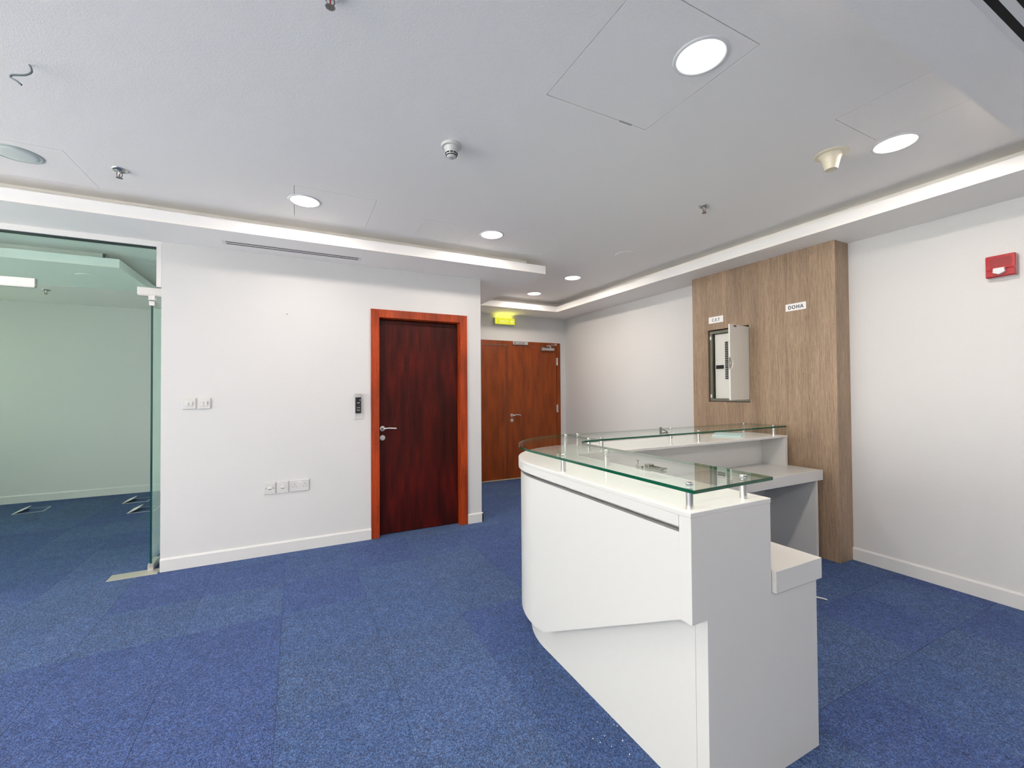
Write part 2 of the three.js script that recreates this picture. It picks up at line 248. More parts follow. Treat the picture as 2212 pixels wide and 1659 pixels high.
// ---------------------------------------------------------------- tall wood-clad panel with its recessed distribution board
{
  const t = thing('wall_panel', 'tall grey-brown wood veneer panel standing out from the white wall behind the desk', 'panel', [3.973, 0, -2.577]);
  const zf = -3.27, zn = -1.883, xp = 3.873;
  part(t, 'face_panel', plateX([[zf, 0.002], [zn, 0.002], [zn, H1], [zf, H1]], xp, xp + 0.02, [rect(-3.079, -2.622, 1.268, 2.012)]), M.veneer);
  part(t, 'side_panel', bx(xp + 0.02, XB - 0.001, 0.002, H1, zn - 0.02, zn), M.veneer);
  part(t, 'side_panel', bx(xp + 0.02, XB - 0.001, 0.002, H1, zf, zf + 0.02), M.veneer);
  part(t, 'recess_lining', [bx(xp + 0.02, xp + 0.13, 1.248, 1.268, -3.10, -2.60), bx(xp + 0.02, xp + 0.13, 2.012, 2.032, -3.10, -2.60), bx(xp + 0.02, xp + 0.13, 1.268, 2.012, -3.10, -3.079), bx(xp + 0.02, xp + 0.13, 1.268, 2.012, -2.622, -2.60), bx(xp + 0.13, xp + 0.14, 1.248, 2.032, -3.10, -2.60)], M.cabinetDark);
}
{
  const xp = 3.873, t = thing('distribution_board', 'white electrical breaker cabinet set into the wood panel, its door swung open', 'fuse box', [3.95, 1.27, -2.85]);
  part(t, 'box', [bx(xp + 0.03, xp + 0.129, 1.275, 1.29, -3.065, -2.63), bx(xp + 0.03, xp + 0.129, 1.985, 2.0, -3.065, -2.63), bx(xp + 0.03, xp + 0.129, 1.29, 1.985, -3.065, -3.05), bx(xp + 0.03, xp + 0.129, 1.29, 1.985, -2.645, -2.63), bx(xp + 0.115, xp + 0.129, 1.29, 1.985, -3.05, -2.645)], M.olive);
  part(t, 'box_frame', [bx(xp + 0.012, xp + 0.03, 1.275, 2.0, -3.065, -3.04), bx(xp + 0.012, xp + 0.03, 1.275, 1.30, -3.04, -2.63), bx(xp + 0.012, xp + 0.03, 1.972, 2.0, -3.04, -2.63)], M.olive);
  const pan = part(t, 'cover_plate', rb(xp + 0.04, xp + 0.044, 1.302, 1.965, -3.025, -2.66, 0.001), M.cabinet);
  const nB = 21;
  for (let i = 0; i < nB; i++) { const y = 1.50 + i * 0.0183; sub(pan, 'breaker', bx(xp + 0.028, xp + 0.04, y, y + 0.0125, -2.903, -2.876), M.dark, t); }
  sub(pan, 'breaker_strip', bx(xp + 0.034, xp + 0.04, 1.495, 1.89, -2.872, -2.852), M.grey, t);
  sub(pan, 'main_switch', rb(xp + 0.026, xp + 0.04, 1.607, 1.645, -3.008, -2.925, 0.002), M.black, t);
  for (const [y, z] of [[1.90, -3.0], [1.70, -3.0], [1.33, -3.0]]) { const g = cyl(0.004, 0.004, 0, 0.003, 0, 0, 10); g.rotateZ(Math.PI / 2); g.translate(xp + 0.04, y, z); sub(pan, 'screw', g, M.grey, t); }
  for (const y of [1.93, 1.325]) part(t, 'latch_keeper', rb(xp + 0.004, xp + 0.02, y - 0.018, y + 0.018, -3.06, -3.045, 0.002), M.white);
  // door, hinged on the side nearer the camera and swung out into the room
  const door = new THREE.Group(); door.name = 'door'; door.position.set(xp + 0.005 - 3.95, 0, -2.634 + 2.85); door.rotation.y = 8 * Math.PI / 180; t.add(door);
  const W = 0.345, s = new THREE.Shape([[0, 0.028], [-W, 0.028], [-W, 0.285]].map((p) => new THREE.Vector2(...p)));
  s.absarc(-W, 0.365, 0.055, -Math.PI / 2, Math.PI / 2, false); s.lineTo(-W, 0.722); s.lineTo(0, 0.722); s.closePath();
  const g = new THREE.ExtrudeGeometry(s, { depth: 0.012, bevelEnabled: true, bevelSize: 0.0015, bevelThickness: 0.0015, bevelSegments: 1, curveSegments: 24 }); g.translate(0, 0, -0.006);
  const dm = mesh('door_sheet', g, M.cabinet, door);
  const cup = new THREE.CircleGeometry(0.053, 28, -Math.PI / 2, Math.PI); cup.translate(-W, 0.365, -0.004);
  mesh('latch_cup', [cup, rb(-W + 0.012, -W + 0.024, 0.358, 0.372, -0.006, 0.003, 0.002)], M.satin, door);
  mesh('warning_sticker', bx(-W + 0.065, -W + 0.115, 0.702, 0.718, 0.0072, 0.0082), M.darkGrey, door);
}

// ---------------------------------------------------------------- printed labels, exit sign
function canvasTex(w, h, draw) { const c = document.createElement('canvas'); c.width = w; c.height = h; draw(c.getContext('2d')); const t = new THREE.CanvasTexture(c); t.colorSpace = THREE.SRGBColorSpace; return t; }
function stuckLabel(text, size, label, z0, z1, y0, y1) {
  const t = thing('paper_label', label, 'label', [3.873, y0, (z0 + z1) / 2]);
  part(t, 'paper', bx(3.8722, 3.873, y0, y1, z0, z1), M.white);
  const map = canvasTex(512, 192, (c) => { c.fillStyle = '#efefee'; c.fillRect(0, 0, 512, 192); c.fillStyle = '#3c4250'; c.font = 'bold ' + size + 'px sans-serif'; c.textAlign = 'center'; c.textBaseline = 'middle'; c.fillText(text, 256, 100); });
  const g = new THREE.PlaneGeometry(z1 - z0, y1 - y0); g.rotateY(-Math.PI / 2); g.translate(3.872, (y0 + y1) / 2, (z0 + z1) / 2);
  part(t, 'print', g, new THREE.MeshStandardMaterial({ map, roughness: 0.6 }), true);
}
stuckLabel('C.E.T', 120, 'white paper label reading C.E.T stuck above the breaker cabinet', -3.066, -2.896, 2.082, 2.148);
stuckLabel('DOHA', 140, 'white paper label reading DOHA stuck on the wood panel', -2.276, -2.106, 2.078, 2.14);
{
  const t = thing('exit_sign', 'glowing yellow-green exit sign on the wall above the brown double door', 'exit sign', [2.918, 2.426, ZD]);
  part(t, 'housing', rb(2.74, 3.096, 2.426, 2.53, ZD, ZD + 0.06, 0.012, 3), solid(0.6, 0.62, 0.3, 0.4));
  const map = canvasTex(512, 160, (c) => {
    c.fillStyle = '#f2f23c'; c.fillRect(0, 0, 512, 160); c.fillStyle = '#c3cf1c'; c.fillRect(56, 14, 12, 132); c.fillStyle = '#dfe43a'; c.fillRect(68, 14, 430, 132);
    c.fillStyle = '#f8f8a0'; c.font = 'bold 104px sans-serif'; c.textAlign = 'center'; c.textBaseline = 'middle'; c.fillText('EXIT', 235, 84);
    c.beginPath(); c.moveTo(395, 62); c.lineTo(440, 62); c.lineTo(440, 40); c.lineTo(490, 82); c.lineTo(440, 124); c.lineTo(440, 102); c.lineTo(395, 102); c.closePath(); c.fill();
  });
  const g = new THREE.PlaneGeometry(0.338, 0.09); g.translate(2.918, 2.478, ZD + 0.0606);
  part(t, 'lit_face', g, new THREE.MeshStandardMaterial({ map, emissiveMap: map, emissive: 0xffffff, emissiveIntensity: 0.42, roughness: 0.4 }), true);
  const l = new THREE.RectAreaLight(0xf4f060, 5, 0.33, 0.08); l.position.set(2.918, 2.478, ZD + 0.066); l.lookAt(2.918, 2.478, ZD + 1); scene.add(l);
  // the sign's casing is translucent on top: a thin strip lights the wall above it
  const top = new THREE.MeshStandardMaterial({ color: 0xf0f080, emissive: 0xf2ee50, emissiveIntensity: 0.5, roughness: 0.4 });
  part(t, 'top_lens', bx(2.765, 3.07, 2.529, 2.533, ZD + 0.012, ZD + 0.05), top);
  const u = new THREE.RectAreaLight(0xf4ee58, 4.5, 0.30, 0.034); u.position.set(2.918, 2.536, ZD + 0.031); u.lookAt(2.918, 3.5, ZD + 0.0311); scene.add(u);
}

// ---------------------------------------------------------------- glass partition: transom, open leaf, fittings
{
  const z = ZA - 0.06, t = thing('glass_transom', 'fixed green-tinted glass transom over the open doorway beside the white wall', 'glass panel', [-2.0, 2.19, z]);
  const xw = XW + 0.001;
  part(t, 'channel', [bx(xw, XL - 0.001, 2.551, H1 - 0.0005, z - 0.03, ZA - 0.0), bx(-0.977, XL - 0.001, 2.235, 2.551, z - 0.03, ZA)], M.white);
  part(t, 'gasket', [bx(xw, -0.977, 2.545, 2.551, z - 0.008, ZA - 0.012), bx(-0.981, -0.977, 2.236, 2.545, z - 0.008, ZA - 0.012)], M.gasket);
  part(t, 'pane', bx(xw, -0.981, 2.195, 2.545, z - 0.006, z + 0.006), M.tintGlass);
  const patch = (x0, x1) => [rb(x0, x1, 2.172, 2.232, z - 0.018, z + 0.018, 0.002), bx(x0 + 0.004, x1 - 0.004, 2.166, 2.172, z - 0.014, z + 0.014)];
  part(t, 'patch_fitting', [...patch(-1.105, XL - 0.002)], M.alu);
  part(t, 'patch_fitting', [...patch(-2.1, -1.677)], M.alu);
  part(t, 'pivot', [rb(-1.034, -0.994, 2.13, 2.172, z - 0.03, z + 0.03, 0.003)], M.chrome);
  const side = thing('glass_sidelight', 'fixed green-tinted glass sidelight running on from the doorway past the frame', 'glass panel', [-3.2, 0, z]);
  part(side, 'pane', bx(xw, -1.925, 0.03, 2.12, z - 0.006, z + 0.006), M.tintGlass);
  part(side, 'channel', bx(xw, -1.925, 0, 0.03, z - 0.02, z + 0.02), M.alu);
  const d = thing('glass_door', 'frameless clear glass door leaf standing open into the glass room', 'glass door', [-1.015, 0, z]);
  part(d, 'pane', bx(-1.0205, -1.0095, 0.022, 2.128, z - 0.90, z), M.tintGlass);
  part(d, 'pane_edge', [bx(-1.0215, -1.0085, 0.022, 2.128, z, z + 0.004), bx(-1.0215, -1.0085, 0.022, 2.128, z - 0.904, z - 0.90)], M.doorEdge);
  part(d, 'patch_fitting', rb(-1.033, -0.997, 0.006, 0.058, z - 0.165, z + 0.012, 0.003), M.alu);
  part(d, 'patch_fitting', rb(-1.033, -0.997, 2.09, 2.13, z - 0.165, z + 0.012, 0.003), M.alu);
  const f = thing('floor_spring', 'worn metal floor spring plate under the open glass door', 'door closer', [-1.1, 0, z]);
  part(f, 'cover_plate', [rb(-1.255, -0.955, 0.0, 0.006, ZA - 0.085, ZA + 0.035, 0.002)], M.satin);
  part(f, 'spindle', cyl(0.012, 0.012, 0.006, 0.012, -1.015, z, 16), M.alu);
}

// ---------------------------------------------------------------- reception desk
{
  const t = thing('reception_desk', 'white L-shaped reception desk with a rounded corner and raised glass counter', 'desk', [2.2, 0, -1.9]);
  const CX = 1.735, CZ = -2.02, R = 0.6;
  const path = (off, zs, xe, nArc = 28) => { const r = R - off, p = [[CX - r, zs]]; const n0 = 10; for (let i = 1; i < n0; i++) p.push([CX - r, zs + (CZ - zs) * i / n0]); for (let i = 0; i <= nArc; i++) { const a = Math.PI + (Math.PI / 2) * i / nArc; p.push([CX + r * Math.cos(a), CZ + r * Math.sin(a)]); } p.push([xe, CZ - r]); return p; };
  const zE = -0.976, xE = 3.74, xi = 1.55, zi = -2.2;
  // worn white counter with the rounded corner
  const counter = [...path(0, zE, xE), [xE, zi], [xi + 0.03, zi], [xi + 0.009, zi + 0.009], [xi, zi + 0.03], [xi, zE]];
  part(t, 'counter_core', slab(counter, 0.983, 0.9965, [], 0.001), M.desk); part(t, 'counter_top', slab(counter, 0.9965, 1.0, [], 0.001), M.deskTop);
  // wall that follows a path: outer offset o0, inner offset o1, bottom height by place
  const wallAlong = (o0, o1, zs, xe, y1, yb) => {
    const a = path(o0, zs, xe), b = path(o1, zs, xe), pos = [], q = (p, r, s, u) => { for (const v of [p, r, s, p, s, u]) pos.push(...v); };
    for (let i = 0; i + 1 < a.length; i++) {
      const [ax, az] = a[i], [cx, cz] = a[i + 1], [bx_, bz_] = b[i], [dx, dz] = b[i + 1], y0 = yb(a[i]), y2 = yb(a[i + 1]);
      q([ax, y1, az], [cx, y1, cz], [cx, y2, cz], [ax, y0, az]);
      q([dx, y1, dz], [bx_, y1, bz_], [bx_, y0, bz_], [dx, y2, dz]);
      q([ax, y0, az], [cx, y2, cz], [dx, y2, dz], [bx_, y0, bz_]);
      q([ax, y1, az], [bx_, y1, bz_], [dx, y1, dz], [cx, y1, cz]);
    }
    const e = (k, f) => { const [ax, az] = a[k], [bx_, bz_] = b[k], y0 = yb(a[k]); if (f) q([ax, y1, az], [ax, y0, az], [bx_, y0, bz_], [bx_, y1, bz_]); else q([ax, y1, az], [bx_, y1, bz_], [bx_, y0, bz_], [ax, y0, az]); };
    e(0, true); e(a.length - 1, false);
    const g = new THREE.BufferGeometry(); g.setAttribute('position', new THREE.Float32BufferAttribute(pos, 3)); g.computeVertexNormals(); return g;
  };
  part(t, 'counter_fascia', wallAlong(0, 0.075, -1.0255, xE, 0.9828, () => 0.945), M.desk);
  const slope = ([x, z]) => z > -1.95 ? 0.635 + (0.13 - 0.635) * (-1.026 - z) / (-1.026 + 1.95) : 0.13;
  part(t, 'groove', wallAlong(0.062, 0.0715, -1.0255, xE - 0.02, 0.9448, () => 0.90), M.desk);
  part(t, 'front_panel', wallAlong(0.014, 0.036, -1.0255, xE - 0.01, 0.921, slope), M.desk);
  part(t, 'plinth', wallAlong(0.072, 0.09, -1.0255, xE - 0.03, 0.90, () => 0.0), M.desk);
  part(t, 'end_panel', plate([[1.207, 0], [1.832, 0], [1.832, 0.656], [1.548, 0.656], [1.548, 0.9828], [1.1355, 0.9828], [1.1355, 0.64], [1.207, 0.64]], -1.025, zE, [], 0.0015), M.desk);
  part(t, 'inner_board', bx(1.335, 1.35, 0.735, 0.9828, -2.40, -1.026), M.deskInner);
  part(t, 'worktop', slab([[1.553, -0.961], [1.842, -0.961], [1.842, -1.972], [3.822, -1.972], [3.822, -2.42], [1.34, -2.42], [1.34, -1.03], [1.553, -1.03]], 0.656, 0.736, [], 0.0015), M.desk);
  part(t, 'inner_board', bx(1.35, 3.71, 0.736, 0.9828, -2.425, -2.41), M.deskInner);
  part(t, 'end_panel', bx(3.71, 3.74, 0.736, 0.9828, -2.60, -2.202), M.desk);
  part(t, 'leg_panel', bx(3.74, 3.77, 0, 0.656, -2.595, -1.985), M.desk);
  part(t, 'leg_panel', bx(1.80, 1.82, 0, 0.656, -1.10, -1.026), M.desk);
  part(t, 'inner_board', bx(1.36, 3.74, 0, 0.656, -2.42, -2.405), M.deskInner);
  // two glass sheets on steel posts
  const Y0 = 1.064, Y1 = 1.076;
  const glassPart = (outline) => {
    const g = part(t, 'glass_top', [slab(outline, Y0, Y1)].map((x) => { const p = x.index ? x.toNonIndexed() : x, n = p.attributes.normal, keep = []; for (let i = 0; i < p.attributes.position.count; i += 3) if (Math.abs(n.getY(i)) > 0.9) for (let k = 0; k < 3; k++) keep.push(i + k); const q = new THREE.BufferGeometry(); for (const a of ['position', 'normal', 'uv']) { const s = p.attributes[a], w = s.itemSize, arr = new Float32Array(keep.length * w); keep.forEach((v, i) => { for (let c = 0; c < w; c++) arr[i * w + c] = s.array[v * w + c]; }); q.setAttribute(a, new THREE.BufferAttribute(arr, w)); } return q; }), M.glass);
    const pos = []; for (let i = 0; i < outline.length; i++) { const [ax, az] = outline[i], [cx, cz] = outline[(i + 1) % outline.length]; for (const v of [[ax, Y0, az], [ax, Y1, az], [cx, Y1, cz], [ax, Y0, az], [cx, Y1, cz], [cx, Y0, cz]]) pos.push(...v); }
    const e = new THREE.BufferGeometry(); e.setAttribute('position', new THREE.Float32BufferAttribute(pos, 3)); e.computeVertexNormals();
    sub(g, 'glass_edge', e, M.glassEdge, t); return g;
  };
  const gi = 1.565, gz = -2.235, inner = []; for (let i = 0; i <= 8; i++) { const a = Math.PI / 2 * i / 8; inner.push([gi + 0.12 - 0.12 * Math.sin(a), gz + 0.12 - 0.12 * Math.cos(a)]); }
  glassPart([...path(0.0, -0.962, 1.757).slice(0, -1), [1.757, CZ - R], [1.757, gz], ...inner, [gi, -0.975]]);
  glassPart([[1.763, CZ - R], [3.80, CZ - R], [3.80, gz - 0.01], [1.763, gz - 0.01]]);
  for (const [x, z] of [[1.182, -1.02], [1.465, -1.023], [1.176, -1.77], [1.46, -1.79], [1.708, -2.27], [1.808, -2.265], [1.708, -2.54], [1.812, -2.54], [2.735, -2.268], [2.735, -2.54], [3.67, -2.275], [3.70, -2.57]]) {
    const p = part(t, 'glass_post', cyl(0.0125, 0.0125, 1.0, Y0, x, z, 20), M.steel);
    const cap = lathe([[0, 0.011], [0.010, 0.011], [0.0125, 0.0085], [0.0125, 0], [0, 0]], 20); cap.translate(x, Y1, z); sub(p, 'cap', cap, M.chrome, t);
  }
}
// ---------------------------------------------------------------- small things left on the desk
{
  const y = 1.0765, t = thing('lock_fitting', 'loose metal lock fitting lying on the glass of the near counter', 'hardware', [1.30, y, -1.30]);
  part(t, 'body', [rb(1.293, 1.322, y, y + 0.014, -1.343, -1.318, 0.002), bx(1.297, 1.303, y, y + 0.008, -1.318, -1.255), bx(1.318, 1.323, y, y + 0.008, -1.318, -1.268)], M.tin);
  part(t, 'bar', rb(1.296, 1.327, y + 0.003, y + 0.009, -1.27, -1.252, 0.002), M.tin);
  const s = thing('bolt', 'long dark bolt lying beside the lock fitting on the glass', 'bolt', [1.28, y, -1.34]);
  const sh = cyl(0.0022, 0.0022, 0, 0.034, 0, 0, 10); sh.rotateX(Math.PI / 2); sh.translate(1.277, y + 0.0045, -1.375); const hd = cyl(0.0045, 0.0045, 0, 0.006, 0, 0, 12); hd.rotateX(Math.PI / 2); hd.translate(1.277, y + 0.0045, -1.342);
  part(s, 'shank', sh, M.tin); part(s, 'head', hd, M.tin);
  const k = thing('screw', 'short dark screw standing on the glass apart from the bolt', 'screw', [1.318, y, -1.41]);
  part(k, 'shank', cyl(0.003, 0.003, y, y + 0.014, 1.318, -1.41, 10), M.tin); part(k, 'head', cyl(0.0055, 0.0055, y + 0.014, y + 0.019, 1.318, -1.41, 12), M.tin);
  const b = thing('bracket', 'small dark metal bracket lying on the glass of the far counter', 'bracket', [2.47, y, -2.33]);
  part(b, 'plate', [rb(2.40, 2.47, y, y + 0.005, -2.335, -2.315, 0.001), rb(2.40, 2.405, y + 0.002, y + 0.045, -2.335, -2.315, 0.001)], M.tin);
  part(b, 'brace', tube([[2.403, y + 0.03, -2.325], [2.44, y + 0.02, -2.325], [2.468, y + 0.006, -2.325]], 0.004, 10, 8), M.tin);
  const n = thing('booklet', 'pale blue booklet with a dark spine lying on the far counter under the glass', 'booklet', [3.33, 1.0, -2.5]);
  const pg = rb(-0.15, 0.15, 0.0005, 0.011, -0.11, 0.11, 0.002); pg.rotateY(0.55); pg.translate(3.33, 1.0, -2.46); part(n, 'pages', pg, M.paper);
  const sp = rb(0.142, 0.156, 0.0005, 0.013, -0.11, 0.11, 0.002); sp.rotateY(0.55); sp.translate(3.33, 1.0, -2.46); part(n, 'spine', sp, M.black);
  const c = thing('cable_end', 'short white cable end lying on the carpet beyond the desk', 'cable', [3.05, 0, -1.7]);
  part(c, 'sheath', tube([[2.85, 0.005, -1.93], [2.98, 0.006, -1.80], [3.07, 0.006, -1.70], [3.11, 0.008, -1.63], [3.125, 0.006, -1.60]], 0.0045, 30, 8), M.white);
}

{
  const r = rng(91), fl = [], FLAKES = [[1.188, -1.427], [1.194, -1.413], [1.114, -1.398], [1.065, -1.408], [1.08, -1.38], [1.106, -1.344], [1.164, -1.346], [1.134, -1.469], [1.144, -1.284]];
  for (const [x, z] of FLAKES) { const g = new THREE.BoxGeometry(0.002 + 0.003 * r(), 0.0018, 0.0018 + 0.002 * r()); g.rotateY(r() * 3); g.translate(x, 0.001, z); fl.push(g); }
  const o = mesh('paint_flakes', fl, M.white, scene); o.userData = { kind: 'stuff', label: 'tiny white paint flakes scattered on the carpet at the foot of the desk', category: 'debris' };
}

// ---------------------------------------------------------------- wall fittings
function frontPlate(t, x0, x1, y0, y1, d = 0.009) { return part(t, 'plate', rb(x0, x1, y0, y1, ZA, ZA + d, 0.0035, 3), M.plastic); }
for (const [x, label] of [[-0.764, 'white double light switch nearer the glass doorway on the white wall'], [-0.6645, 'white double light switch farther from the glass doorway, beside its twin']]) {
  const t = thing('light_switch', label, 'light switch', [x, 1.268, ZA]);
  frontPlate(t, x - 0.0435, x + 0.0435, 1.268, 1.356, 0.011); part(t, 'surround', rb(x - 0.026, x + 0.026, 1.289, 1.335, ZA + 0.011, ZA + 0.013, 0.001), M.plastic);
  for (const s of [-1, 1]) { const g = rb(-0.0095, 0.0095, -0.016, 0.016, 0, 0.009, 0.002); g.rotateX(0.22); g.translate(x + s * 0.0125, 1.312, ZA + 0.010); part(t, 'rocker', g, M.white); }
}
for (const [x0, x1, y0, y1, label, dots] of [[-0.242, -0.153, 0.5215, 0.6205, 'white telephone socket farthest from the door, with two dark screws', true], [-0.145, -0.055, 0.5205, 0.6205, 'white data socket between the telephone socket and the power socket', false]]) {
  const t = thing('data_socket', label, 'socket', [(x0 + x1) / 2, y0, ZA]), cx = (x0 + x1) / 2, cy = (y0 + y1) / 2;
  frontPlate(t, x0, x1, y0, y1); part(t, 'shutter', rb(cx - 0.013, cx + 0.013, cy - 0.005, cy + 0.013, ZA + 0.009, ZA + 0.014, 0.001), M.white); part(t, 'port', bx(cx - 0.012, cx + 0.012, cy - 0.011, cy - 0.005, ZA + 0.0085, ZA + 0.0095), M.darkGrey);
  for (const s of [-1, 1]) { const g = cyl(dots ? 0.0035 : 0.0025, 0.0025, 0, 0.0015, 0, 0, 12); g.rotateX(Math.PI / 2); g.translate(cx + s * 0.03, cy, ZA + 0.009); part(t, 'screw', g, dots ? M.darkGrey : M.plastic); }
}
{
  const t = thing('power_socket', 'white double power socket at the end of the row of sockets nearest the door', 'socket', [0.034, 0.524, ZA]);
  frontPlate(t, -0.04, 0.108, 0.5235, 0.6235, 0.01);
  for (const s of [-1, 1]) { const cx = 0.034 + s * 0.042; for (const [dx, dy, w, h] of [[0, 0.014, 0.0045, 0.011], [-0.012, -0.007, 0.008, 0.0045], [0.012, -0.007, 0.008, 0.0045]]) part(t, 'pin_hole', bx(cx + dx - w / 2, cx + dx + w / 2, 0.571 + dy - h / 2, 0.571 + dy + h / 2, ZA + 0.0095, ZA + 0.0105), M.darkGrey); }
  for (const s of [-1, 1]) { part(t, 'switch', rb(0.034 + s * 0.009 - 0.0055, 0.034 + s * 0.009 + 0.0055, 0.595, 0.611, ZA + 0.01, ZA + 0.013, 0.001), M.white); const g = cyl(0.0028, 0.0028, 0, 0.0012, 0, 0, 10); g.rotateX(Math.PI / 2); g.translate(0.034 + s * 0.066, 0.575, ZA + 0.01); part(t, 'screw', g, M.grey); }
}
{
  const t = thing('access_reader', 'slim black access control keypad with silver head beside the mahogany door', 'keypad', [0.522, 1.197, ZA]);
  part(t, 'backplate', rb(0.488, 0.572, 1.138, 1.335, ZA, ZA + 0.006, 0.004, 3), M.plastic);
  part(t, 'body', rb(0.4975, 0.5475, 1.197, 1.378, ZA + 0.006, ZA + 0.034, 0.004, 3), M.black);
  part(t, 'head', rb(0.4985, 0.5465, 1.345, 1.377, ZA + 0.0335, ZA + 0.036, 0.001), M.alu); part(t, 'speaker', bx(0.509, 0.536, 1.353, 1.37, ZA + 0.036, ZA + 0.0365), M.grey);
  for (const [x, y, w, h] of [[0.538, 1.319, 0.007, 0.014], [0.524, 1.294, 0.022, 0.008], [0.516, 1.249, 0.009, 0.008], [0.531, 1.249, 0.009, 0.008], [0.516, 1.225, 0.011, 0.008], [0.531, 1.225, 0.011, 0.008]]) part(t, 'key', rb(x - w / 2, x + w / 2, y - h / 2, y + h / 2, ZA + 0.0335, ZA + 0.0355, 0.0008), M.grey);
}
{
  const t = thing('nail', 'single small nail left in the white wall above the sockets', 'nail', [-0.068, 2.084, ZA]);
  const g = cyl(0.0035, 0.0035, 0, 0.012, 0, 0, 10); g.rotateX(Math.PI / 2); g.translate(-0.068, 2.084, ZA + 0.006); part(t, 'shank', g, M.dark);
}
{
  const t = thing('fire_alarm', 'red wall-mounted fire alarm sounder with a clear flashing lens', 'fire alarm', [XB, 2.105, -1.022]);
  part(t, 'body', rb(XB - 0.045, XB, 2.107, 2.248, -1.089, -0.955, 0.008, 3), M.red);
  const gr = []; for (let i = 0; i < 7; i++) gr.push(bx(XB - 0.047, XB - 0.045, 2.176 + i * 0.008, 2.179 + i * 0.008, -1.068, -0.976)); part(t, 'grille', gr, solid(0.22, 0.008, 0.012, 0.4));
  part(t, 'rib', rb(XB - 0.052, XB - 0.044, 2.156, 2.166, -1.086, -0.958, 0.003), M.red); part(t, 'lower_cover', rb(XB - 0.052, XB - 0.044, 2.112, 2.15, -1.086, -0.958, 0.004), M.red);
  const s = poly([[-0.022, 0.036], [0.022, 0.036], [0.024, 0.012], [0, 0], [-0.024, 0.012]]), g = new THREE.ExtrudeGeometry(s, { depth: 0.022, bevelEnabled: true, bevelSize: 0.003, bevelThickness: 0.004, bevelSegments: 2 });
  g.rotateY(-Math.PI / 2); g.translate(XB - 0.05, 2.122, -1.022); part(t, 'strobe_lens', g, M.lens);
}

// ---------------------------------------------------------------- ceiling: access hatches
const hatchLabels = ['large square ceiling hatch holding the nearest lit downlight', 'square ceiling hatch around the lit downlight above the sockets wall', 'small square ceiling hatch over the mahogany door side', 'square ceiling hatch next to the downlight nearest the hall', 'square ceiling hatch beside the downlight by the cream horn', 'square ceiling hatch around the unlit round fitting'];
hatches.forEach(([a, b, e, f, gap], i) => {
  const t = thing('ceiling_hatch', hatchLabels[i], 'access hatch', [(a + b) / 2, HC, (e + f) / 2]);
  part(t, 'panel', bx(a + gap, b - gap, HC, HC + 0.016, e + gap, f - gap), M.hatch);
  part(t, 'frame', [bx(a - 0.02, b + 0.02, HC + 0.0202, HC + 0.03, e - 0.02, e + 0.012), bx(a - 0.02, b + 0.02, HC + 0.0202, HC + 0.03, f - 0.012, f + 0.02), bx(a - 0.02, a + 0.012, HC + 0.0202, HC + 0.03, e + 0.012, f - 0.012), bx(b - 0.012, b + 0.02, HC + 0.0202, HC + 0.03, e + 0.012, f - 0.012)], M.void);
  if (!i) part(t, 'latch', bx(1.452, 1.53, HC - 0.002, HC + 0.01, -1.656, -1.647), M.grey);
});
// ---------------------------------------------------------------- ceiling: lamps
function downlight(at, label, lit = true) {
  const t = thing('downlight', label, 'ceiling light', at);
  part(t, 'trim_ring', (() => { const g = lathe([[0.092, 0], [0.092, -0.004], [0.098, -0.006], [0.106, -0.003], [0.108, 0]], 48); g.translate(...at); return g; })(), lit ? M.white : M.unlitRim);
  const g = lathe([[0, -0.012], [0.04, -0.0115], [0.07, -0.0095], [0.085, -0.0065], [0.0925, -0.001]], 48); g.translate(...at);
  part(t, 'diffuser', g, lit ? M.glow : M.unlit);
  if (lit) { const l = new THREE.RectAreaLight(LAMP_COLOR, LAMP, 0.13, 0.13); l.position.set(at[0], at[1] - 0.0135, at[2]); l.lookAt(at[0], 0, at[2] + 0.0001); scene.add(l); }
  return t;
}
downlight([1.468, HC, -1.183], 'lit round downlight set in the large square ceiling hatch');
downlight([2.957, HC, -1.132], 'lit round downlight beside the cream ceiling horn');
downlight([0.057, HC, -3.342], 'lit round downlight above the row of wall sockets');
downlight([1.516, HC, -3.364], 'lit round downlight above the mahogany door');
downlight([2.975, HC, -4.244], 'lit round downlight at the mouth of the hall, the nearer of its two');
downlight([2.973, HC, -5.168], 'lit round downlight deepest in the hall before the exit door');
downlight([-1.40, HC, -3.382], 'unlit round downlight with a dull green-grey face near the glass doorway', false);
downlight([0.0, HC, -1.16], 'lit round downlight above the open carpet, past the white-rimmed sprinkler'); downlight([-1.45, HC, -1.16], 'lit round downlight above the open carpet on the window side');
[[-2.9, 'lit round downlight in the lowered ceiling closest to the windows'], [-1.45, 'lit round downlight in the lowered ceiling, second from the windows'], [0.0, 'lit round downlight in the lowered ceiling, third from the windows'], [1.47, 'lit round downlight in the lowered ceiling, fourth from the windows'], [2.957, 'lit round downlight in the lowered ceiling nearest the fire alarm wall']].forEach(([x, l]) => downlight([x, H1, 1.1], l));
for (const [x, y, z, label] of [[2.93, HC, -3.275, 'white blank disc cover on the ceiling between the hall and the hatch'], [-1.88, H1, -5.80, 'blank round disc on the glass room ceiling']]) {
  const t = thing('blank_cover', label, 'ceiling cover', [x, y, z]), g = lathe([[0, -0.006], [0.088, -0.006], [0.094, -0.003], [0.095, 0]], 40); g.translate(x, y, z); part(t, 'disc', g, M.ceiling);
}
